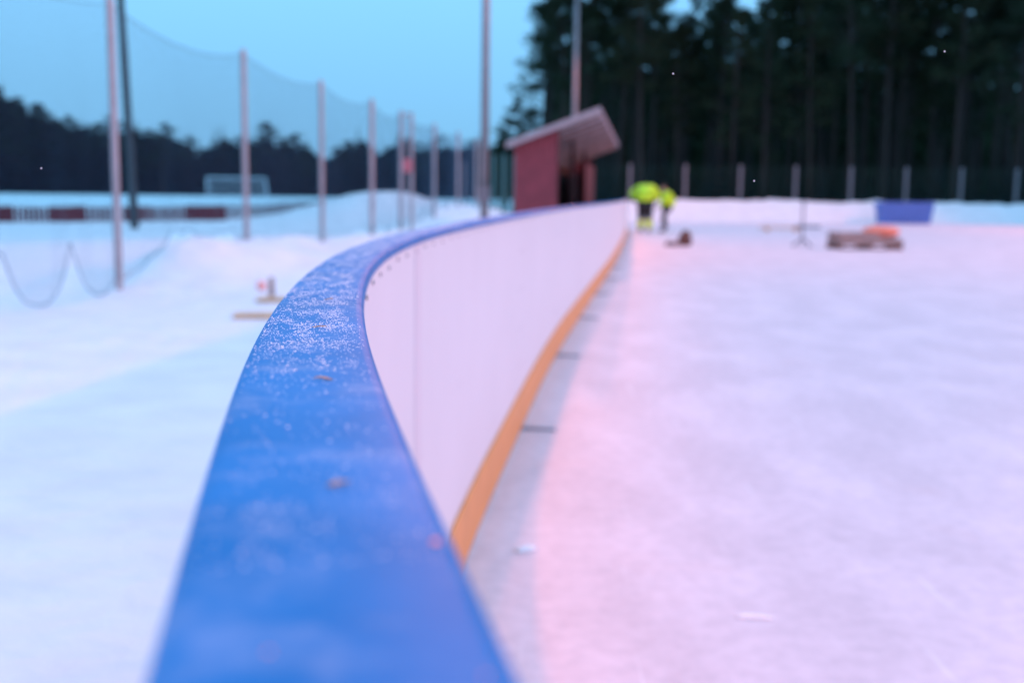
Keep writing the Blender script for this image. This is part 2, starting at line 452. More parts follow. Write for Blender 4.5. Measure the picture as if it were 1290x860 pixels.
# screws under the rail
scr = MB()
n8 = [(math.cos(2 * math.pi * k / 8), math.sin(2 * math.pi * k / 8)) for k in range(8)]
scr.add([(0, c * .0034, s_ * .0034) for c, s_ in n8] + [(.0022, c * .0026, s_ * .0026) for c, s_ in n8],
        [(k, (k + 1) % 8, 8 + (k + 1) % 8, 8 + k) for k in range(8)] + [tuple(range(8, 16)), tuple(range(7, -1, -1))])
scr_me = scr.mesh('screw', M['screw'])
s_ = s_of_y(.4); k = 0
while s_ < s_of_y(9):
    p, d, n = path_at(s_); o = link_mesh('screw', scr_me, boards, bp3(p, n, -.0033, 1.0055 - .002 * (k % 3)), (0, 0, math.atan2(n.y, n.x))); s_ += .172; k += 1
for sj in joints:
    if s_of_y(3) < sj < s_of_y(12):
        for zz in (.32, .5, .68, .86):
            for e in (-.09, .09):
                p, d, n = path_at(sj + e); link_mesh('screw', scr_me, boards, bp3(p, n, -.0033, zz), (0, 0, math.atan2(n.y, n.x)))

# frost grains lying on the rail: real little lumps, too many to count
fm = MB(); rnd = random.Random(3)
sA, sB = s_of_y(.26), s_of_y(3.4)
OCT = [(0,2,4),(2,1,4),(1,3,4),(3,0,4),(2,0,5),(1,2,5),(3,1,5),(0,3,5)]
for _ in range(62000):
    sv = sA + (sB - sA) * rnd.random() ** 1.5
    p, d, n = path_at(sv); yv = p.y
    o_ = -.003 - rnd.random() * (RAIL_W - .008)
    dens = .08 + .92 * smoothstep(.48, .70, yv) * (1 - .45 * smoothstep(.95, 1.5, yv))
    cl = noise.noise((o_ * 70, yv * 24, 1)) + .7 * noise.noise((o_ * 190, yv * 90, 2))
    if rnd.random() > dens * (.10 + .9 * smoothstep(-.45, .55, cl)) * (1 - .8 * smoothstep(-.016, -.004, o_)) * (1 - .4 * smoothstep(-.05, -.066, o_)): continue
    r_ = rnd.uniform(.00018, .00041) * (1.6 if rnd.random() < .06 else 1) * (1 + .35 * smoothstep(1, 2, yv))
    c0 = bp3(p, n, o_, RAIL_TOP + r_ * .25)
    q_ = [rnd.uniform(.6, 1.25) * r_ for _k in range(6)]
    fm.add([(c0.x + q_[0], c0.y, c0.z), (c0.x - q_[1], c0.y, c0.z), (c0.x, c0.y + q_[2], c0.z), (c0.x, c0.y - q_[3], c0.z), (c0.x, c0.y, c0.z + q_[4]), (c0.x, c0.y, c0.z - q_[5])], OCT)
fo = fm.build('frost', M['flake'], boards); fo['kind'] = 'stuff'; fo['label'] = 'fine white frost grains on the blue rail'

# ------------------------------------------------------------------ small things on the rail
def on_rail(px, py): return on_plane(px, py, RAIL_TOP)
def husk(px, py, ln, wd, rz, label):
    e = empty('seed_husk', on_rail(px, py), rz)
    m = MB(); rows = []
    for i in range(9):
        t = i / 8; w = wd * math.sin(math.pi * (t * .92 + .04)) ** .8 * (1 - .35 * t)
        rows.append([(-ln / 2 + ln * t, w * math.cos(a), .0004 + wd * .35 * (1 + math.sin(a)) * (.4 + .6 * math.sin(math.pi * t)) + .0012 * t * t) for a in [2 * math.pi * k / 7 for k in range(7)]])
    m.sweep(rows); m.build('scale', M['husk'], e, smooth=True)
    m = MB(); m.tube([(ln * .40, 0, .001), (ln * .6, wd * .4, .0016), (ln * .78, wd * 1.1, .0009)], [.00035, .0003, .0002], 5)
    m.build('stalk', M['husk'], e)
    return tag(e, label, 'seed husk', 'debris on the blue rail')
husk(400, 413, .0075, .0011, R(-4), 'slender brown seed husk among the sharpest frost on the blue rail')
husk(410, 479, .0068, .0015, R(172), 'brown seed husk on the rail between the slender husk and the big flake')
husk(423, 613, .0052, .0015, R(8), 'plump brown seed husk on the bare frostless stretch of blue rail')
husk(413, 378, .0060, .0010, R(20), 'tiny brown husk on the rail nearest the bend, beyond the slender husk')
def glint(px, py, r, label):  # little salmon dome standing in for a lamp's glint on the rail
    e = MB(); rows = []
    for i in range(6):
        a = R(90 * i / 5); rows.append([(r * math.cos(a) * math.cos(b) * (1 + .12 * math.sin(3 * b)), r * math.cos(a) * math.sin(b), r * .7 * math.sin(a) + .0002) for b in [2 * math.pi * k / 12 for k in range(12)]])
    e.sweep(rows); o = e.build('glint', M['glint'], smooth=True, loc=on_rail(px, py)); return tag(o, label, 'glint', 'painted glints on the blue rail')
glint(549, 684, .0014, 'painted salmon-pink bead on the rink-side lip of the blue rail')
glint(338, 822, .0006, 'tiny painted salmon-pink bead out on the open middle of the blue rail')
glint(612, 853, .0006, 'tiny painted salmon-pink bead on the bare rail, close to its rounded lip')

# ------------------------------------------------------------------ chips on the ice
def chip(px, py, l, w, h, rz, label, z=0):
    m = MB(); rnd_ = random.Random(px); rows = []
    for i in range(6):
        t = i / 5; ww = w * (.5 + .5 * math.sin(math.pi * (.12 + .76 * t)))
        rows.append([(-l / 2 + l * t, ww * math.cos(a) * rnd_.uniform(.8, 1.1), max(0, h * (.3 + .7 * math.sin(math.pi * (.1 + .8 * t))) * math.sin(a) * rnd_.uniform(.8, 1.1)) + .001) for a in [math.pi * k / 5 for k in range(6)]])
    m.sweep(rows); o = m.build('ice_chip', M['flake'], smooth=True, loc=on_plane(px, py, z)); o.rotation_euler.z = rz
    return tag(o, label, 'ice chip')
chip(950, 778, .10, .012, .012, R(-8), 'narrow white ice chip lying out on the open pink ice')
chip(662, 693, .07, .02, .018, R(25), 'white ice chip on the shaded strip of ice below the orange kick plate')

# ------------------------------------------------------------------ net fence
nf = tag(empty('net_fence', (POSTS[1].x, POSTS[1].y, 0)), 'tall see-through net fence on slim grey posts along the rink', 'fence')
O2 = Vector((POSTS[1].x, POSTS[1].y, 0))
for i, p in enumerate(POSTS):
    gz = ground_z(p.x, p.y) - .25
    r_ = .047 if i < 4 else .055
    po = MB().tube([(p.x - O2.x, p.y - O2.y, gz), (p.x - O2.x, p.y - O2.y, NET_TOP + .04)], r_, 10).build('post', M['galv'], nf, smooth=False)
    MB().tube([(p.x - O2.x, p.y - O2.y, NET_TOP + .041), (p.x - O2.x, p.y - O2.y, NET_TOP + .06)], [r_ * 1.05, r_ * .5], 10).build('cap', M['galv'], po)
def net_bay(a, b, seed, bottom):
    L_ = (Vector((b.x, b.y)) - Vector((a.x, a.y))).length
    sagv = .16 + .03 * (seed % 3)
    def pt(u, v):   # u along, v 0 bottom..1 top
        zt = NET_TOP - .02 - sagv * 4 * u * (1 - u)
        zb = bottom(u)
        q = a.lerp(b, u); bil = .10 * math.sin(math.pi * u) * math.sin(math.pi * v) * math.sin(seed + 2 * u)
        return Vector((q.x - O2.x + bil, q.y - O2.y, zb + (zt - zb) * v))
    m = MB(); cell = .055 * max(1, L_ / 5); w = .0015 * max(1, cell / .055)
    nu, nv = max(8, int(L_ / cell)), int(3.0 / cell)
    for i in range(1, nu):
        m.tube([pt(i / nu, k / 10) for k in range(11)], w, 3, cap=False)
    for j in range(1, nv):
        m.tube([pt(k / 14, j / nv) for k in range(15)], w, 3, cap=False)
    o = m.build('net', M['rope'], nf)
    MB().tube([pt(k / 16, 1) for k in range(17)], .006, 5).build('top_rope', M['rope'], nf)
    MB().tube([pt(k / 48, 0) for k in range(49)], .007, 5).build('bottom_rope', M['rope'], nf)
def u_at_px(px):
    a, b = POSTS[0], POSTS[1]; d = ray(px, 330); t = (a.x * d.y - a.y * d.x) / ((a.x - b.x) * d.y - (a.y - b.y) * d.x); return t
LOOP0 = u_at_px(0); LOOPW = u_at_px(90) - LOOP0
for i, (a, b) in enumerate(zip(POSTS, POSTS[1:])):
    def bottom(u, a=a, b=b, i=i):
        q = a.lerp(b, u); gz = ground_z(q.x, q.y) + .03
        if i == 0:   # hangs in slack loops by the first post
            v_ = ((u - LOOP0) / LOOPW) % 1.0
            return gz + .02 + .66 * abs(2 * v_ - 1) ** 2.6
        return gz + .05 + .10 * abs(math.sin(math.pi * u * 2))
    net_bay(a, b, i + 1, bottom)
# second post, top bar and plate beside the fifth post
p5 = POSTS[5]
gp = tag(empty('gate_frame', (p5.x + .26, p5.y + .3, 0)), 'narrow gate frame with small pinkish plate beside a net fence post', 'gate frame')
MB().tube([(0, 0, -.2), (0, 0, NET_TOP + .02)], .05, 10).build('post', M['galv'], gp)
MB().box((-.20, -.035, NET_TOP - .06), (-.052, .035, NET_TOP + .01)).build('top_bar', M['galv'], gp)
MB().box((-.23, -.09, 1.72), (.03, -.055, 2.08)).build('plate', M['pinksign'], gp, bevel=.006)

# ------------------------------------------------------------------ planks and stake in the snow by the fence
def plank(px, py, l, w, t, rz, label, m='wood', tilt=0, z=.02, cat='plank', group=None):
    q = on_plane(px, py, z)
    q.z = ground_z(q.x, q.y) + .004
    o = MB().box((-l / 2, -w / 2, 0), (l / 2, w / 2, t)).build('plank', M[m], loc=q, bevel=.003); o.rotation_euler = (0, tilt, rz)
    return tag(o, label, cat, group)
plank(335, 396, .56, .26, .03, R(5), 'light timber plank lying on snow beside the blue rail', z=.02)
plank(360, 370, .60, .30, .03, R(-3), 'light timber plank on snow at the foot of the dark stake', z=.02)
q = on_plane(342, 364, .03); q.z = ground_z(q.x, q.y) - .1
o = empty('stake', q); tag(o, 'short dark stake standing in the snow behind the planks', 'stake')
MB().box((-.028, -.028, 0), (.028, .028, .30)).build('shaft', M['greywood'], o); MB().tube([(0, 0, .301), (0, 0, .33)], [.038, .012], 4).build('tip', M['greywood'], o)
q = on_plane(329, 347, .12); gzz = ground_z(q.x, q.y)
bl = MB(); rows = []
for i in range(9):
    a = math.pi * i / 8; rows.append([(.06 * math.sin(a) * math.cos(b), .06 * math.sin(a) * math.sin(b), .06 - .06 * math.cos(a)) for b in [2 * math.pi * k / 12 for k in range(12)]])
bl.sweep(rows); tag(bl.build('marker_ball', mat('pink_marker', (.85, .38, .35), .5), smooth=True, loc=(q.x, q.y, gzz)), 'small pink marker ball in the snow beside the dark stake', 'marker')

# ------------------------------------------------------------------ flood light masts (lit lamps)
def mast(loc, h, r0, aim, label, lit=1.0):
    e = tag(empty('light_mast', loc), label, 'light mast', 'flood light masts round the rink')
    MB().tube([(0, 0, -.3), (0, 0, h * .5), (0, 0, h)], [r0, r0 * .85, r0 * .7], 14).build('pole', M['mast'], e, smooth=True)
    MB().box((-r0 * 1.3, -r0 * 1.3, .9), (r0 * 1.3, -r0 * .95, 1.3)).build('hatch', M['steel'], e)
    d = (Vector(aim) - Vector((loc[0], loc[1], loc[2] + h))).normalized(); dz = math.atan2(d.y, d.x)
    arm = MB(); pr = Vector((-math.sin(dz), math.cos(dz), 0)); dh = Vector((d.x, d.y, 0)).normalized(); top = Vector((0, 0, h - .05)) + dh * 1.2
    arm.tube([top - pr * .6, top + pr * .6], .035, 8); arm.tube([Vector((0, 0, h - .05)), top], .03, 8); arm.build('cross_arm', M['mast'], e)
    rot = d.to_track_quat('-Z', 'Y').to_matrix().to_4x4()
    for s in (-1, 1):
        m4 = Matrix.Translation(top + pr * .42 * s + Vector((0, 0, .16)) + d * .12) @ rot
        hd = MB(); hd.box((-.2, -.17, 0), (.2, .17, .14), m4); hd.box((-.12, -.1, .14), (.12, .1, .24), m4)
        hb = hd.build('lamp_head', M['steel'], e)
        MB().box((-.18, -.15, -.012), (.18, .15, -.002), m4).build('glass', M['lampglass'], hb)
    l = bpy.data.lights.new('flood_light', 'SPOT'); l.energy = LAMP_W * lit; l.color = LAMP_COL; l.spot_size = R(168); l.spot_blend = .25; l.shadow_soft_size = .22
    lo = bpy.data.objects.new('flood_light', l); C.objects.link(lo); lo.parent = e
    lo.location = top + Vector((0, 0, .1)) + d * .45; lo.rotation_euler = d.to_track_quat('-Z', 'Y').to_euler()
    return e
def ground_at(px, depth):
    p_ = at_depth(px, 260, depth); return Vector((p_.x, p_.y, ground_z(p_.x, p_.y)))
m1 = ground_at(610, 25); m2 = ground_at(722, 57)
MH = at_depth(727, -14, 57).z
mast(m1, MH, .10, (m1.x + 7, m1.y - 8, 0), 'grey flood light mast standing before the red shelter, next to the net fence', .30)
mast(m2, MH, .13, (m2.x + 9, m2.y - 15, 0), 'grey flood light mast rising behind the red shelter roof', .42)
mast(Vector((-4.2, -8, 0)), MH, .085, (8, 0, 0), 'grey flood light mast at the rounded corner of the rink', .54)
for yy in (-4, 20, 43):
    mast(Vector((26 + .1 * yy, yy, 0)), MH, .1, (10 + .1 * yy, yy - (14 if yy > 30 else 0), 0), 'grey flood light mast on the open side of the rink across the ice', 1.05)

# ------------------------------------------------------------------ leaning pole on the field side
lp = at_depth(169, 262, 33); tp = at_depth(150, -30, 33)
e = tag(empty('wooden_pole', (lp.x, lp.y, ground_z(lp.x, lp.y))), 'dark leaning wooden pole behind the net, by the red picket fence', 'pole')
tv = tp - Vector((lp.x, lp.y, 0))
MB().tube([tuple(-tv * .03), tuple(tv * .5), tuple(tv)], [.13, .115, .10], 10).build('shaft', mat('tarred_wood', (.035, .06, .065), .85, var=.3, scale=5), e)
MB().tube([tuple(tv * 1.0005), tuple(tv * 1.012)], [.12, .03], 10).build('cap', M['steel'], e)

# ------------------------------------------------------------------ red shelter
ZN = 17.0
A_ = at_depth(640, 181, ZN); B_ = at_depth(757, 138, ZN); C_ = at_depth(780, 184, ZN)
ux, uy = B_.x - A_.x, 0
# front eave runs parallel to the boards: the far corner is where the sight line to (780,184) meets the eave height
dC = ray(780, 184); tC = (B_.z - CAM_H) / dC.z
Cw = Vector((dC.x * tC, dC.y * tC, B_.z))
along = (Cw - B_); Lh = along.length; along.normalize()
across = Vector((along.y, -along.x, 0))         # towards the rink
sh = tag(empty('team_shelter', (A_.x, A_.y, 0)), 'red wooden team shelter with slanting corrugated roof beside the boards', 'shelter')
OS = Vector((A_.x, A_.y, 0))
wid = (B_ - A_).dot(across); rise = B_.z - A_.z
def sp(u, v, z): return across * u + along * v + Vector((0, 0, z))   # local: u across from back eave, v along
rot = Matrix((( across.x, along.x, 0), (across.y, along.y, 0), (0, 0, 1))).to_4x4()
pitch_r = math.atan2(rise, wid)
def roof_z(u): return A_.z + rise * u / wid
gz0 = -.1
wall_u0, wall_u1 = .085, at_depth(703, 200, ZN + .15).x
wall_u1 = (Vector((wall_u1, ZN + .15, 0)) - OS).dot(across)
# gable walls: upright planks following the roof pitch
def gable(v, name_part):
    n = 6; w = (wall_u1 - wall_u0) / n
    for i in range(n):
        a, b = wall_u0 + i * w, wall_u0 + (i + 1) * w - .006
        t = .022 + .004 * (i % 2)
        m = MB(); z0 = gz0
        pts = [sp(a, v, z0), sp(b, v, z0), sp(b, v + t, z0), sp(a, v + t, z0), sp(a, v, roof_z(a) - .03), sp(b, v, roof_z(b) - .03), sp(b, v + t, roof_z(b) - .03), sp(a, v + t, roof_z(a) - .03)]
        m.add(pts, [(3,2,1,0),(4,5,6,7),(0,1,5,4),(1,2,6,5),(2,3,7,6),(3,0,4,7)]); m.build('wall_plank', M['redwall'], sh)
gable(.15, 'near'); gable(Lh - .18, 'far')
# corner posts and front posts
for v in (.18, Lh * .33, Lh * .66, Lh - .25):
    MB().box((wall_u1 - .06, v + .001, gz0), (wall_u1 + .012, v + .075, roof_z(wall_u1) - .04), rot).build('post', M['darkin'], sh)
# back wall boards
for i in range(8):
    z0 = gz0 + i * (A_.z - gz0 - .04) / 8
    MB().box((wall_u0 + .028, .19, z0), (wall_u0 + .05, Lh - .2, z0 + (A_.z - gz0 - .04) / 8 - .006), rot).build('back_board', M['darkin'], sh)
# bench inside
bench = MB().box((wall_u0 + .06, .3, .42), (wall_u0 + .36, Lh - .3, .46), rot).build('bench', M['darkin'], sh)
for v in (.6, Lh * .5, Lh - .6): MB().box((wall_u0 + .08, v, gz0), (wall_u0 + .32, v + .06, .419), rot).build('leg', M['darkin'], bench)
# front parapet boards (dark red) up to bench height, with gate gaps
for a, b in ((Lh * .62, Lh - .26),):
    MB().box((wall_u1 + .014, a, gz0), (wall_u1 + .034, b, 1.85), rot).build('front_board', M['darkred'], sh)
# roof: corrugated sheets, ribs run down the slope
nrib = 26
for i in range(nrib):
    v0, v1 = Lh * i / nrib, Lh * (i + 1) / nrib - .004
    m = MB(); w = (v1 - v0)
    prof = [(0, 0), (.12, .0), (.2, .035), (.34, .035), (.42, 0), (1, 0)]
    rows = []
    for u in (-.02, wid + .0):
        z = roof_z(u); top = [sp(u, v0 + w * a, z + c) for a, c in prof]; bot = [sp(u, v0 + w * a, z + c - .012) for a, c in prof[::-1]]
        rows.append(top + bot)
    m.sweep(rows); m.build('roof_sheet', M['roof'], sh)
for i in range(10):
    v = .5 + (Lh - 1.0) * i / 9; m = MB(); us = (.02, wid - .02)
    m.sweep([[sp(u, v + a, roof_z(u) - c) for a, c in ((-.045, .014), (.045, .014), (.045, .07), (-.045, .07))] for u in us]); m.build('rafter', M['greywood'], sh)
# fascia along the near slope
m = MB(); m.add([sp(-.03, -.025, roof_z(-.03) - .06), sp(wid, -.025, roof_z(wid) - .06), sp(wid, -.004, roof_z(wid) - .06), sp(-.03, -.004, roof_z(-.03) - .06),
                 sp(-.03, -.025, roof_z(-.03) + .03), sp(wid, -.025, roof_z(wid) + .03), sp(wid, -.004, roof_z(wid) + .03), sp(-.03, -.004, roof_z(-.03) + .03)],
                [(3,2,1,0),(4,5,6,7),(0,1,5,4),(1,2,6,5),(2,3,7,6),(3,0,4,7)]); m.build('fascia', M['roof'], sh)

# ------------------------------------------------------------------ far wire fence with posts on the bank
FY = 61.0
wf = tag(empty('wire_fence', (at_depth(793, 250, FY).x, FY, 0)), 'green wire mesh fence on pale posts in front of the pine wood', 'fence')
fx0 = wf.location.x; step_ = (at_depth(1211, 215, FY).x - at_depth(793, 215, FY).x) / 6
ztop = at_depth(996, 209, FY).z
for k in range(-3, 14):
    xk = k * step_
    MB().box((xk - .07, -.05, -.3), (xk + .07, .05, ztop)).build('post', M['fencepost'], wf)
    if k < 13:
        m = MB()
        for i in range(1, 24): m.tube([(xk + step_ * i / 24, 0, .05), (xk + step_ * i / 24, 0, ztop - .06)], .006, 3, cap=False)
        for j in range(14): m.tube([(xk + .07, 0, .1 + (ztop - .2) * j / 13), (xk + step_ - .07, 0, .1 + (ztop - .2) * j / 13)], .006, 3, cap=False)
        m.build('wire_panel', M['mesh'], wf)

# teal mesh fence posts glimpsed left of the shelter
tf = empty('mesh_fence', (at_depth(622, 250, 44).x, 44, 0)); tag(tf, 'green mesh fence between the flood light mast and the red shelter', 'fence')
for k in range(3):
    q = at_depth(622 + 13 * k, 190, 44); MB().tube([(q.x - tf.location.x, 0, -.2), (q.x - tf.location.x, 0, 2.7)], .06, 8).build('post', mat('teal_post', (.05, .17, .17), .6), tf)
m = MB(); w3 = at_depth(648, 250, 44).x - tf.location.x
for i in range(13): m.tube([(w3 * i / 12, 0, .1), (w3 * i / 12, 0, 2.6)], .008, 3, cap=False)
for j in range(14): m.tube([(0, 0, .15 + .18 * j), (w3, 0, .15 + .18 * j)], .008, 3, cap=False)
m.build('mesh_panel', M['mesh'], tf)

# ------------------------------------------------------------------ red picket fence across the field
pf0 = on_plane(-60, 283, 0)
pf = tag(empty('picket_fence', (pf0.x, pf0.y, 0)), 'low dark red picket fence crossing the snow field behind the net', 'fence')
y37 = on_plane(100, 282, 0).y
a1 = Vector((at_depth(-60, 280, y37).x, y37)); a2 = Vector((at_depth(275, 280, y37 + 5).x, y37 + 5)); a3 = Vector((at_depth(445, 255, 105).x, 105))
PK = MB(); PK.box((-.06, -.011, -.15), (.06, .011, .50)); PK.add([(-.06,-.011,.5005),(.06,-.011,.5005),(.06,.011,.5005),(-.06,.011,.5005),(0,-.011,.56),(0,.011,.56)], [(0,1,4),(2,3,5),(1,2,5,4),(3,0,4,5)])
pk_me = PK.mesh('picket', M['redpicket'])
solid = [(-5, 16), (62, 106), (155, 190), (236, 285)]
def run(p0, p1, spacing, limit):
    d = p1 - p0; L_ = d.length; d.normalize(); n = int(L_ / spacing); ang = math.atan2(d.y, d.x)
    for i in range(n):
        if i >= limit: break
        q = p0 + d * spacing * i; zz = ground_z(q.x, q.y)
        link_mesh('picket', pk_me, pf, (q.x - pf.location.x, q.y - pf.location.y, zz + random.uniform(-.015, .015)), (0, random.uniform(-.03, .03), ang))
    return d, L_, ang
sp_ = (Vector((at_depth(10, 270, y37).x, 0)) - Vector((0, 0))).length
d1, L1, an1 = run(a1, a2, .17, 250)
d2, L2, an2 = run(a2, a3, .40, 170)
for zz in (.12, .40):
    for (p0, d_, L_, an) in ((a1, d1, L1, an1), (a2, d2, L2, an2)):
        npc = int(L_ / 3) + 1
        for i in range(npc):
            q0 = p0 + d_ * (L_ * i / npc); q1 = p0 + d_ * (L_ * (i + 1) / npc - .02)
            nrm = Vector((-d_.y, d_.x)) * .03
            z0, z1 = ground_z(q0.x, q0.y) + zz, ground_z(q1.x, q1.y) + zz
            MB().tube([(q0.x + nrm.x - pf.location.x, q0.y + nrm.y - pf.location.y, z0), (q1.x + nrm.x - pf.location.x, q1.y + nrm.y - pf.location.y, z1)], .028, 4).build('rail', M['redpicket'], pf)
for x0, x1 in solid:   # closed stretches backed with boards
    def on_run(px):
        dr = ray(px, 270); # intersect with run 1 line in plan
        # a1 + d1*t = k*(dr.x, dr.y)
        det = d1.x * -dr.y + dr.x * d1.y; t = (a1.x * dr.y - a1.y * dr.x) / (d1.x * -dr.y + d1.y * dr.x); return a1 + d1 * t
    q0, q1 = on_run(x0), on_run(x1); L_ = (q1 - q0).length; n = max(2, int(L_ / .145)); nrm = Vector((-d1.y, d1.x)) * -.03
    for i in range(n):
        q = q0.lerp(q1, (i + .5) / n) + nrm
        link_mesh('board', pk_me, pf, (q.x - pf.location.x, q.y - pf.location.y, ground_z(q.x, q.y) + .02), (0, 0, an1), (1.15, 1, 1.02))

# ------------------------------------------------------------------ football goal on the field
gq = at_depth(298, 243, 140); gz = ground_z(gq.x, gq.y)
go = tag(empty('football_goal', (gq.x, gq.y, gz)), 'pale football goal frame standing empty on the snow field before the dark wood', 'goal')
MB().tube([(-3.66, 0, -.05), (-3.66, 0, 2.44)], .09, 8).build('post', M['white'], go); MB().tube([(3.66, 0, -.05), (3.66, 0, 2.44)], .09, 8).build('post', M['white'], go)
MB().tube([(-3.74, 0, 2.5), (3.74, 0, 2.5)], .09, 8).build('crossbar', M['white'], go)
for s in (-1, 1): MB().tube([(3.66 * s, .1, 2.4), (3.66 * s, 1.8, .05)], .05, 6).build('stay', M['white'], go)
m = MB()
for i in range(37): m.tube([(-3.6 + .2 * i, .1, 2.4), (-3.6 + .2 * i, 1.8, .08)], .012, 3, cap=False)
for j in range(12): m.tube([(-3.6, .1 + 1.7 * j / 12, 2.4 - 2.32 * j / 12), (3.6, .1 + 1.7 * j / 12, 2.4 - 2.32 * j / 12)], .012, 3, cap=False)
m.build('net', M['white'], go)

# ------------------------------------------------------------------ things on the ice
# blue tub in front of the snow bank
bq = on_plane(1142, 282.5, 0)
k_ = bq.y / F_PX
bt = tag(empty('blue_tub', bq), 'blue tapered tub standing on the ice before the far snow bank', 'tub')
hw, hb, ht = 34 * k_, 31 * k_, 27.5 * k_
dp = .9; shell = MB(); th = .05
def ring(w, d0, d1, z): return [(-w, d0, z), (w, d0, z), (w, d1, z), (-w, d1, z)]
shell.sweep([ring(hb - th, .1 + th, dp - th - .1, .12), ring(hb, .1, dp - .1, .02), ring(hw, 0, dp, ht), ring(hw - th, th, dp - th, ht), ring(hb - th, .1 + th, dp - th - .1, .13)], cap=True)
body = shell.build('body', M['blue'], bt)
rm = MB(); 
for a, b in (((-hw - .03, -.03), (hw + .03, .0 - .002)), ((-hw - .03, dp + .002), (hw + .03, dp + .03))): rm.box((a[0], a[1], ht - .09), (b[0], b[1], ht - .01))
rm.build('rim', M['blue'], bt)
for s in (-.6, 0, .6): MB().box((s * hb - .04, -.005 + .05, .1), (s * hb + .04, .09, ht - .1)).build('rib', M['blue'], bt)

# pallet with stacked boards and an orange bundle
sq = on_plane(1097, 315, 0); k_ = sq.y / F_PX
rz = R(4)
pal = tag(empty('pallet', sq, rz), 'timber pallet on the ice under the stacked grey boards', 'pallet')
Wp = 84 * k_; Dp = .8
for s in (-1, 0, 1): MB().box((-Wp / 2, s * .34 - .05 + Dp / 2, .0), (Wp / 2, s * .34 + .05 + Dp / 2, .022)).build('bottom_board', M['greywood'], pal)
for sx in (-1, 0, 1):
    for s in (-1, 0, 1): MB().box((sx * (Wp / 2 - .06) - .05, s * .34 - .05 + Dp / 2, .0225), (sx * (Wp / 2 - .06) + .05, s * .34 + .05 + Dp / 2, .10)).build('block', M['sack'], pal)
for s in range(5): MB().box((-Wp / 2, s * .185, .1005), (Wp / 2, s * .185 + .12, .122)).build('deck_board', M['greywood'], pal)
cosr, sinr = math.cos(rz), math.sin(rz)
def on_pal(x_, y_, z_): return (sq.x + x_ * cosr - y_ * sinr, sq.y + x_ * sinr + y_ * cosr, z_)
hts = .1225; rr = random.Random(5)
NL = 5
for l in range(NL):
    th_ = .052
    ln = Wp * rr.uniform(.93, 1.0) if l < 3 else Wp * .62
    xo = rr.uniform(-.02, .02) if l < 3 else -Wp * .18
    for c in range(3):
        o = MB().box((-ln / 2, 0, 0), (ln / 2, .24, th_ - .002)).build('stacked_board', M['greywood'], loc=on_pal(xo + rr.uniform(-.015, .015), .03 + c * .25, hts)); o.rotation_euler.z = rz + rr.uniform(-.012, .012)
        tag(o, 'weathered grey board stacked on the pallet under the orange bundle' if l < 3 else 'shorter weathered grey board on top of the stack, next to the orange bundle', 'board', 'long boards on the pallet' if l < 3 else 'short boards on the pallet')
    hts += th_
# orange bundle: lumpy folded tarpaulin
ob = MB(); rows = []; bw, bh, bd = Wp * .50, .25, .66
for i in range(13):
    t = i / 12; e_ = math.sin(math.pi * (.06 + .88 * t)) ** .45
    rows.append([(-bw / 2 + bw * t, bd * .5 * e_ * math.copysign(abs(math.cos(a)) ** .6, math.cos(a)), max(0, bh * .5 + bh * .5 * e_ * math.copysign(abs(math.sin(a)) ** .7, math.sin(a)) * (1 + .25 * noise.noise((t * 4, a, 1))))) for a in [2 * math.pi * k / 18 for k in range(18)]])
ob.sweep(rows); o = ob.build('orange_bundle', M['orange'], smooth=True, loc=on_pal(Wp * .24, .36, .1225 + .052 * 3)); o.rotation_euler.z = rz
tag(o, 'bright orange folded tarpaulin bundle on top of the stacked boards', 'bundle')

# trestle stand with a plank laid on it
tq = on_plane(1010, 311, 0); k_ = tq.y / F_PX
ts = tag(empty('steel_stand', tq), 'thin steel stand with crossing bar and spread feet on the ice', 'stand')
hS = 56 * k_
MB().tube([(0, 0, .03), (0, 0, hS)], .024, 8).build('upright', M['steel'], ts)
MB().tube([(-.19, 0, hS * .45), (.42, 0, hS * .45)], .03, 8).build('crossbar', M['steel'], ts)
for a in (20, 160, 200, 340):
    MB().tube([(0, 0, .22), (.16 * math.cos(R(a)), .16 * math.sin(R(a)), .08), (.22 * math.cos(R(a)), .30 * math.sin(R(a)), .012)], .016, 6).build('foot', M['steel'], ts)
MB().tube([(-.03, 0, hS + .001), (.03, 0, hS + .001)], .03, 8).build('handle', M['steel'], ts)
# plank on ice behind the stand, carried by two blocks
pq = on_plane(985, 291.5, 0); k2 = pq.y / F_PX
for dx in (-.5, .5):
    o = MB().box((-.08, -.06, 0), (.08, .06, .10)).build('timber_block', M['wood'], loc=pq + Vector((dx, .08, 0)), bevel=.006); tag(o, 'short timber block carrying the light plank behind the steel stand', 'block', 'blocks under the plank')
o = MB().box((-28 * k2, 0, 0), (28 * k2, .2, .05)).build('plank', M['wood'], loc=pq + Vector((0, 0, .1005)), bevel=.004); tag(o, 'long light timber plank raised on blocks behind the steel stand', 'plank')

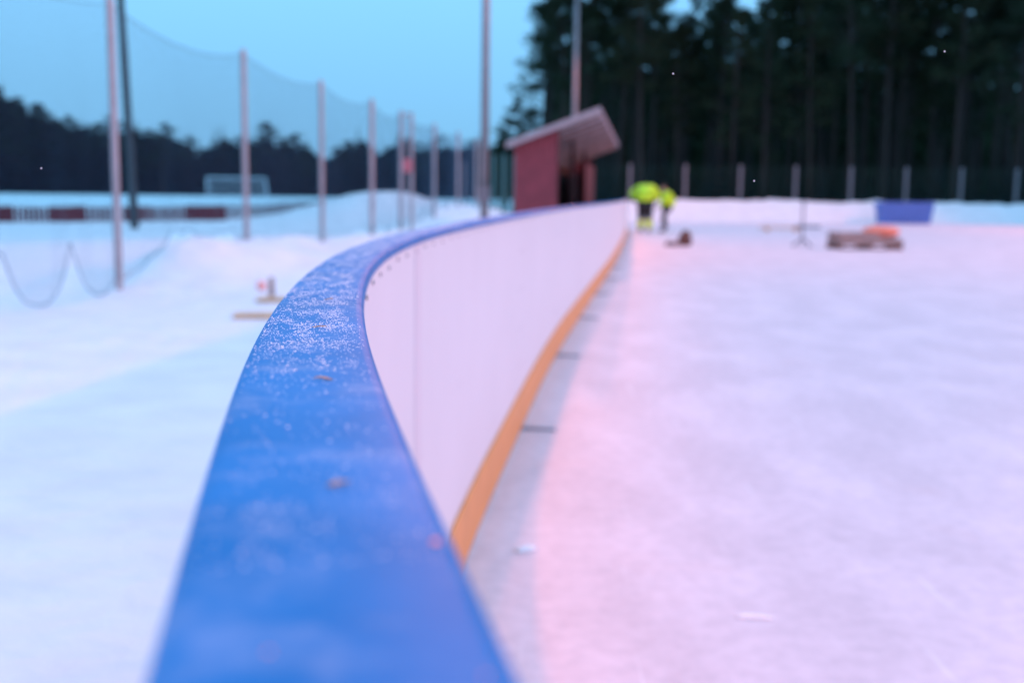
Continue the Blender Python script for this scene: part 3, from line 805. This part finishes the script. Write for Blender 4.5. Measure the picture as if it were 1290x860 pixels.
# brown sack and board offcuts
bq = on_plane(864, 310, 0); k_ = bq.y / F_PX
sk = MB(); rows = []
for i in range(11):
    t = i / 10; e_ = math.sin(math.pi * (.08 + .84 * t)) ** .5 * (1 - .35 * t)
    rows.append([(.19 * e_ * math.cos(a) * (1 + .2 * noise.noise((math.cos(a), t * 3, 2))), .15 * e_ * math.sin(a), .002 + .36 * t + .02 * noise.noise((a, t * 3, 6)) * t) for a in [2 * math.pi * k / 16 for k in range(16)]])
sk.sweep(rows); sk_o = sk.build('sack', M['sack'], smooth=True, loc=bq + Vector((0, .12, 0))); tag(sk_o, 'brown lumpy sack standing on the ice near the two workers', 'sack')
for k, (dx, l_, a_) in enumerate(((-.31, .34, 8), (-.30, .30, -6))):
    o = MB().box((-l_ / 2, -.06, 0), (l_ / 2, .06, .048)).build('offcut', M['sack'], loc=bq + Vector((dx, .06, .05 * k)), bevel=.004); o.rotation_euler.z = R(a_)
    tag(o, 'brown timber offcut lying flat on the ice beside the brown sack' if k == 0 else 'upper brown offcut laid across another beside the brown sack', 'offcut')

# ------------------------------------------------------------------ people
def skin_mesh(name, pts, edges, root, material, levels=1):
    """pts: {key: (x,y,z,r)} -> a continuous skinned mesh datablock"""
    keys = list(pts); idx = {k: i for i, k in enumerate(keys)}
    me = bpy.data.meshes.new(name); me.from_pydata([pts[k][:3] for k in keys], [(idx[a], idx[b]) for a, b in edges], []); me.update()
    o = bpy.data.objects.new(name, me); C.objects.link(o)
    o.modifiers.new('skin', 'SKIN')
    if not me.skin_vertices: 
        me.attributes  # layer is made by the modifier
        bm = bmesh.new(); bm.from_mesh(me); bm.verts.layers.skin.verify(); bm.to_mesh(me); bm.free()
    for k in keys:
        sv = me.skin_vertices[0].data[idx[k]]; sv.radius = (pts[k][3], pts[k][4] if len(pts[k]) > 4 else pts[k][3]); sv.use_root = (k == root)
    s = o.modifiers.new('sub', 'SUBSURF'); s.levels = levels; s.render_levels = levels
    dg = bpy.context.evaluated_depsgraph_get(); res = bpy.data.meshes.new_from_object(o.evaluated_get(dg))
    bpy.data.objects.remove(o); res.materials.clear(); res.materials.append(material)
    for p in res.polygons: p.use_smooth = True
    res.name = name; return res

def person(loc, rz, label, hip, chest, neck, head, hands, elbows, jacket='hivis', hood=True, cuffs=True, feet=((.06, .13), (-.05, -.12)), scale=1.0, bulk=1.2, tb=1.15, hem=-.02):
    e = tag(empty('person', loc, rz), label, 'person', 'workers on the ice'); e.scale = (scale,) * 3
    P_ = {'pel': (*hip, .135, .12)}; E_ = []
    mid = [(hip[i] * .5 + chest[i] * .5) for i in range(3)]; mid[0] -= .05; mid[2] += .03
    P_['mid'] = (*mid, .13, .115); P_['chest'] = (*chest, .15, .125); P_['neck'] = (*neck, .062)
    hd = Vector(head) - Vector(neck); hd.normalize(); H0 = Vector(head)
    fwdv = Vector((hd.z, 0, -hd.x))
    P_['head0'] = (*(H0 - hd * .05 + fwdv * .01), .078); P_['head1'] = (*(H0 + hd * .04), .098); P_['head2'] = (*(H0 + hd * .11), .07)
    P_['nose'] = (*(H0 + fwdv * .115 + hd * .0), .014)
    E_ += [('pel', 'mid'), ('mid', 'chest'), ('chest', 'neck'), ('neck', 'head0'), ('head0', 'head1'), ('head1', 'head2'), ('head1', 'nose')]
    for s, tg in ((1, 'l'), (-1, 'r')):
        P_['ear' + tg] = (H0.x, H0.y + .1 * s, H0.z, .018); E_.append(('head1', 'ear' + tg))
    J = {}
    for s, tg, i in ((1, 'l', 0), (-1, 'r', 1)):
        fx_, fy_ = feet[i]
        sh_ = (chest[0] + .05, chest[1] + .19 * s, chest[2] + .02)
        P_['sh' + tg] = (*sh_, .065); P_['el' + tg] = (*elbows[i], .046); P_['wr' + tg] = (*hands[i], .03)
        E_ += [('chest', 'sh' + tg), ('sh' + tg, 'el' + tg), ('el' + tg, 'wr' + tg)]
        dv = (Vector(hands[i]) - Vector(elbows[i])).normalized(); sd = dv.cross(Vector((0, 0, 1)));
        sd = sd.normalized() if sd.length > .1 else Vector((0, 1, 0))
        pm = Vector(hands[i]) + dv * .07; P_['palm' + tg] = (*pm, .036, .02); E_.append(('wr' + tg, 'palm' + tg))
        curl = dv.cross(sd).normalized()
        for k in range(4):
            b_ = pm + sd * (.024 * (k - 1.5)) + dv * .03; ln = (.075, .085, .08, .062)[k]
            t1 = b_ + dv * ln * .5 + curl * .012; t2 = t1 + dv * ln * .35 + curl * .03
            P_[f'f{k}a{tg}'] = (*b_, .010); P_[f'f{k}b{tg}'] = (*t1, .009); P_[f'f{k}c{tg}'] = (*t2, .008)
            E_ += [('palm' + tg, f'f{k}a{tg}'), (f'f{k}a{tg}', f'f{k}b{tg}'), (f'f{k}b{tg}', f'f{k}c{tg}')]
        th1 = Vector(hands[i]) + dv * .035 + sd * .045; th2 = th1 + dv * .04 + sd * .02 + curl * .02
        P_['t1' + tg] = (*th1, .012); P_['t2' + tg] = (*th2, .010); E_ += [('wr' + tg, 't1' + tg), ('t1' + tg, 't2' + tg)]
        hp = (hip[0], hip[1] + .09 * s, hip[2] - .06); kn = (fx_ * .5 + hip[0] * .5 + .07, fy_ * .75 + .02 * s, .50); an = (fx_ - .02, fy_, .09)
        P_['hp' + tg] = (*hp, .10); P_['kn' + tg] = (*kn, .062); P_['ca' + tg] = (kn[0] * .6 + an[0] * .4 - .02, kn[1] * .6 + an[1] * .4, .36, .058); P_['an' + tg] = (*an, .042); P_['toe' + tg] = (fx_ + .15, fy_, .035, .036)
        E_ += [('pel', 'hp' + tg), ('hp' + tg, 'kn' + tg), ('kn' + tg, 'ca' + tg), ('ca' + tg, 'an' + tg), ('an' + tg, 'toe' + tg)]
    me = skin_mesh('body', P_, E_, 'pel', M['skin'], 1)
    body = link_mesh('body', me, e)
    # jacket
    B_ = bulk
    JP = {'hem': (hip[0] - .01, hip[1], hip[2] + hem, .22 * B_, .19 * B_), 'pel': (*hip, .19 * B_, .165 * B_), 'mid': (*mid, .195 * B_, .17 * B_), 'chest': (*chest, .20 * B_, .17 * B_), 'col': (*(Vector(chest).lerp(Vector(neck), .75)), .115)}
    JE = [('hem', 'pel'), ('pel', 'mid'), ('mid', 'chest'), ('chest', 'col')]
    for tg in 'lr':
        i = 'lr'.index(tg); w_ = Vector(elbows[i]).lerp(Vector(hands[i]), .93)
        JP['sh' + tg] = (*P_['sh' + tg][:3], .115 * B_); JP['el' + tg] = (*elbows[i], .085 * B_); JP['wr' + tg] = (*w_, .06); JE += [('chest', 'sh' + tg), ('sh' + tg, 'el' + tg), ('el' + tg, 'wr' + tg)]
    link_mesh('jacket', skin_mesh('jacket', JP, JE, 'pel', M[jacket]), e)
    if hood:
        HP = {'a': (*(H0 - hd * .09 - fwdv * .02), .115), 'b': (*(H0 + hd * .03 - fwdv * .025), .132), 'c': (*(H0 + hd * .13 - fwdv * .03), .09)}
        link_mesh('hood', skin_mesh('hood', HP, [('a', 'b'), ('b', 'c')], 'b', M[jacket]), e)
    else:
        HP = {'b': (*(H0 + hd * .06 - fwdv * .01), .112), 'c': (*(H0 + hd * .15 - fwdv * .01), .07)}
        link_mesh('hat', skin_mesh('hat', HP, [('b', 'c')], 'b', M['hat']), e)
    TP = {'pel': (*hip, .165 * tb, .15 * tb)}; TE = []
    for tg in 'lr':
        TP['hp' + tg] = (*P_['hp' + tg][:3], .13 * tb); TP['kn' + tg] = (*P_['kn' + tg][:3], .092 * min(tb, 1.25)); TP['an' + tg] = (P_['an' + tg][0], P_['an' + tg][1], .13, .080)
        TE += [('pel', 'hp' + tg), ('hp' + tg, 'kn' + tg), ('kn' + tg, 'an' + tg)]
    link_mesh('trousers', skin_mesh('trousers', TP, TE, 'pel', M['black']), e)
    for i, tg in enumerate('lr'):
        ax, ay = P_['an' + tg][:2]
        BP = {'s': (ax, ay, .20, .062), 'h': (ax - .015, ay, .065, .058), 't': (ax + .12, ay, .055, .05), 'tt': (ax + .20, ay, .05, .042)}
        link_mesh('boot', skin_mesh('boot', BP, [('s', 'h'), ('h', 't'), ('t', 'tt')], 'h', M['black']), e)
        if cuffs:
            ca = P_['kn' + tg][:3]; CP = {'a': (ca[0] * .8 + ax * .2, ca[1] * .8 + ay * .2, .46, .128), 'b': (ax, ay, .10, .118)}
            link_mesh('gaiter', skin_mesh('gaiter', CP, [('a', 'b')], 'a', M['hivis']), e)
    return e
w1 = on_plane(812, 293, 0)
person(w1, R(84), 'worker bending away in bright yellow-green jacket and gaiters beside the boards', (-.06, 0, .98), (.30, -.02, 1.36), (.48, -.02, 1.31), (.57, -.02, 1.24),
       ((.46, .20, .98), (.46, -.22, .94)), ((.30, .46, 1.20), (.30, -.44, 1.12)), hood=True, cuffs=True, feet=((.05, .14), (-.04, -.13)), bulk=1.32, tb=1.72, hem=.06)
w2 = on_plane(837, 292, 0)
person(w2, R(176), 'stooping worker with brown hat and dark trousers beside the bending worker', (-.06, 0, .88), (-.10, 0, 1.20), (-.01, 0, 1.34), (.06, 0, 1.42),
       ((.22, .14, .86), (.20, -.12, .84)), ((-.02, .24, 1.0), (-.04, -.24, .98)), hood=False, cuffs=False, feet=((.03, .07), (-.03, -.05)), scale=.97, bulk=1.35, tb=.95, hem=.03)

# ------------------------------------------------------------------ trees
def pine_meshes(seed, h, crown_from, spread, nleaf=2600):
    r = random.Random(seed); tr = MB()
    lean = Vector((r.uniform(-.4, .4), r.uniform(-.4, .4)))
    def axis_pt(t): return Vector((lean.x * t * t + .12 * math.sin(3 * t + seed), lean.y * t * t, h * t))
    tr.tube([axis_pt(i / 10) - Vector((0, 0, .4 if i == 0 else 0)) for i in range(11)], [.19 * (1 - .85 * i / 10) * (h / 15) for i in range(11)], 8)
    tips = []
    n = 34
    for i in range(n):
        t = crown_from + (1 - crown_from) * (i + r.random() * .8) / n
        a = r.random() * 6.283; L = spread * (1.05 - .75 * ((t - crown_from) / (1 - crown_from)) ** 1.5) * r.uniform(.55, 1.15)
        p0 = axis_pt(min(t, .99)); up = r.uniform(-.05, .35)
        pts = [p0 + Vector((math.cos(a) * L * k, math.sin(a) * L * k, L * up * k - .12 * L * k * (1 - k))) for k in (0, .35, .7, 1)]
        tr.tube(pts, [.05, .035, .022, .01], 4, cap=False)
        for k in (.45, .7, .9, 1): tips.append((pts[0].lerp(pts[-1], k), L))
    for i in range(6):  # dead lower snags
        t = crown_from * r.uniform(.35, .95); a = r.random() * 6.283; p0 = axis_pt(t); L = r.uniform(.4, 1.2)
        tr.tube([p0, p0 + Vector((math.cos(a) * L, math.sin(a) * L, -.15 * L))], [.025, .008], 3, cap=False)
    lf = MB(); per = max(6, nleaf // len(tips))
    for c, L in tips:
        cr = r.uniform(.35, .62) * (.6 + .25 * L)
        for k in range(per):
            d = Vector((r.gauss(0, 1), r.gauss(0, 1), r.gauss(0, .6))); d *= cr * .6 / max(.6, d.length) * r.random() ** .4 * 1.6
            p = c + d; s = r.uniform(.11, .27)
            a = Vector((r.uniform(-1, 1), r.uniform(-1, 1), r.uniform(-.5, .7))).normalized(); b = a.orthogonal().normalized() * s * .45
            lf.add([p - a * s * .6 - b * .4, p - a * s * .3 + b, p + a * s], [(0, 1, 2)])
    return tr.mesh('trunk', M['bark']), lf.mesh('crown', M['needles'])
def spruce_meshes(seed, h, base_r, layers, per):
    r = random.Random(seed); tr = MB(); tr.tube([(0, 0, -.4), (0, 0, h * .6), (0, 0, h)], [.02 * h * .9, .011 * h, .002 * h], 6)
    lf = MB()
    for l in range(layers):
        t = l / (layers - 1); z = h * (.06 + .92 * t); rad = base_r * (1 - t) ** .85 * r.uniform(.75, 1.12) + .04
        nb = max(5, int(per * (1 - t) + 4))
        for k in range(nb):
            a = 6.283 * (k + r.random() * .8) / nb; L = rad * r.uniform(.7, 1.2); dr = Vector((math.cos(a), math.sin(a), 0)); sd = Vector((-math.sin(a), math.cos(a), 0))
            dz = -.28 * L
            for q in range(4):
                k0 = q / 4; p = dr * L * k0 + Vector((0, 0, z + dz * k0)); w = .30 * L * (1 - .55 * k0) * r.uniform(.7, 1.2)
                tip = dr * L * min(1.05, k0 + .42) + Vector((0, 0, z + dz * (k0 + .4) - .04 * h / layers)); s = 1 if q % 2 else -1
                lf.add([p, p + sd * w * s + dr * .1 * L + Vector((0, 0, -.05 * L)), tip, ], [(0, 1, 2)])
                lf.add([p, p - sd * w * s + dr * .14 * L + Vector((0, 0, -.07 * L - .02)), tip + Vector((0, 0, .02))], [(0, 1, 2)])
    return tr.mesh('trunk', M['bark']), lf.mesh('crown', M['spruce'])
PROTO = [pine_meshes(11 + k, 15, cf, spd) for k, (cf, spd) in enumerate(((.42, 2.1), (.5, 1.9), (.36, 2.3), (.55, 2.0), (.30, 2.2)))]
SPR = [spruce_meshes(40 + k, 10, br, 16, 9) for k, br in enumerate((1.7, 2.1, 1.5, 1.9))]
def tree(name, proto, h0, loc, h, rz, label, group, wide=1.0):
    e = empty(name, loc, rz); s = h / h0; e.scale = (s * wide, s * wide, s)
    e.rotation_euler = (rt.gauss(0, .016), rt.gauss(0, .016), rz)
    link_mesh('trunk', proto[0], e); link_mesh('crown', proto[1], e)
    return tag(e, label, 'tree', group)
rt = random.Random(21)
# pines behind the wire fence; tops follow the photograph's skyline
SKY_PX = [(675, 25), (690, -30), (712, -20), (728, 30), (742, -80), (815, -50), (828, 40), (850, 45), (866, 5), (882, 38), (900, -10), (916, 42), (948, 48), (968, -20), (990, 12), (1012, 22), (1035, -70), (1150, -40), (1175, 10), (1195, -80), (1290, -90)]
rows_ = [(67, 2.7, 0), (72, 2.5, 0), (77, 2.5, 1.2), (83, 2.6, .4), (90, 2.8, 1.0), (98, 3.0, .2)]
for ri, (yy, stp, off) in enumerate(rows_):
    xx_ = at_depth(684, 250, yy).x + off * .6
    xend = at_depth(1370, 250, yy).x
    while xx_ < xend:
        X = xx_ + rt.uniform(-.7, .7); Y = yy + rt.uniform(-2, 2)
        pxl = 645 + X / Y * 1400
        topz = at_depth(pxl, lerp_table(SKY_PX, pxl) + (rt.uniform(-38, 12) if pxl < 1030 else rt.uniform(-70, 15)), Y).z
        if pxl > 676:
            tree('pine_tree', PROTO[rt.randrange(5)], 15, (X, Y, ground_z(X, Y) - .05), max(8, topz), rt.uniform(0, 6.28), 'tall dark pine in the wood behind the wire fence', 'pines behind the wire fence', rt.uniform(.85, 1.15))
        xx_ += stp * rt.uniform(.75, 1.2)
# shorter trees at the wood's edge beside the shelter
for px_, top_, Y in ((652, 128, 86), (668, 140, 92), (640, 150, 98), (632, 172, 104), (660, 160, 80)):
    q = at_depth(px_, top_, Y); tree('pine_tree', PROTO[rt.randrange(5)], 15, (q.x, Y, ground_z(q.x, Y)), q.z, rt.uniform(0, 6), 'short dark pine at the edge of the wood, beside the shelter roof', 'short pines beside the shelter', 1.35)
# young spruces under the pines
for k in range(46):
    Y = rt.uniform(63.5, 74); pxl = 690 + (1330 - 690) * (k + rt.random()) / 46; X = (pxl - 645) / 1400 * Y
    tree('young_spruce', SPR[k % 4], 10, (X, Y, ground_z(X, Y)), rt.uniform(3.0, 5.6), rt.uniform(0, 6), 'young dark spruce under the pines behind the wire fence', 'young spruces under the pines', rt.uniform(1.3, 1.8))
# far conifers beyond the field
TOP = [(-80, 90), (0, 104), (20, 112), (55, 130), (90, 138), (130, 152), (175, 148), (215, 157), (250, 173), (280, 162), (310, 166), (335, 156), (350, 168), (378, 164), (395, 176), (420, 183), (440, 168), (455, 157), (480, 178), (496, 166), (530, 176), (560, 168), (590, 170), (640, 165), (700, 165)]
for ri, (Y0, n) in enumerate(((185, 62), (192, 62), (200, 58))):
    for k in range(n):
        pxl = -70 + 760 * (k + rt.uniform(.1, .9)) / n; Y = Y0 + rt.uniform(-3, 3)
        t_ = lerp_table(TOP, pxl) + rt.uniform(-7, 24) + (6 if ri else 0); q = at_depth(pxl, t_, Y); gz = ground_z(q.x, Y)
        pn = rt.random() < .35
        tree('far_conifer', PROTO[rt.randrange(5)] if pn else SPR[rt.randrange(4)], 15 if pn else 10, (q.x, Y, gz), q.z - gz, rt.uniform(0, 6), 'dark conifer in the far wood beyond the snow field', 'far conifers beyond the field', rt.uniform(1.5, 2.3))
# the depth of the wood behind the pines, one mass
fw = MB(); rw = random.Random(8)
for k in range(16000):
    Y = rw.uniform(106, 122); X = rw.uniform(at_depth(690, 250, Y).x, at_depth(1420, 250, Y).x); Z = rw.uniform(.1, 15) * rw.uniform(.6, 1)
    s = rw.uniform(.4, 1.0); a = Vector((rw.uniform(-1, 1), rw.uniform(-.4, .4), rw.uniform(-1, 1))).normalized(); b = a.cross(Vector((0, 1, 0))).normalized() * s * .7
    p = Vector((X, Y, Z)); pxl = 645 + X / Y * 1400
    if Z > at_depth(pxl, lerp_table(SKY_PX, pxl) + 32, Y).z: continue
    fw.add([p - a * s - b, p - a * s * .2 + b, p + a * s], [(0, 1, 2)])
tag(fw.build('deep_wood', M['needles']), 'dark depth of the pine wood behind the nearer trees', kind='stuff')

fw = MB()
for k in range(9000):
    Y = rw.uniform(206, 222); pxl = rw.uniform(-130, 720); t_ = lerp_table(TOP, pxl); zt = at_depth(pxl, t_ + 22 + 10 * noise.noise((pxl * .05, 3, 0)), Y).z; X = at_depth(pxl, 240, Y).x
    Z = .3 + (zt - .3) * rw.random() ** .8; s = rw.uniform(.7, 1.6); a = Vector((rw.uniform(-.5, .5), rw.uniform(-.4, .4), 1)).normalized(); b = a.cross(Vector((0, 1, 0))).normalized() * s * .6
    p = Vector((X, Y, Z)); fw.add([p - a * s - b, p - a * s + b, p + a * s], [(0, 1, 2)])
tag(fw.build('far_wood', M['spruce']), 'dark depth of the far wood behind the conifers beyond the field', kind='stuff')

# ------------------------------------------------------------------ a few falling snow flakes
fl = MB()
for px_, py_, d_ in ((52, 212, .75), (950, 228, .8), (1190, 65, .75), (848, 93, .8)):
    c0 = at_depth(px_, py_, d_); 
    for a in range(3):
        v = Vector((math.cos(a * 1.05), .2, math.sin(a * 1.05))) * .0007; w = Vector((-v.z, .0003, v.x)) * .18
        fl.add([c0 - v - w, c0 + v - w, c0 + v + w, c0 - v + w, c0 + Vector((0, .0003, 0))], [(0, 1, 4), (1, 2, 4), (2, 3, 4), (3, 0, 4)])
tag(fl.build('falling_snow', M['flake']), 'a few tiny snow flakes drifting in the air', kind='stuff')
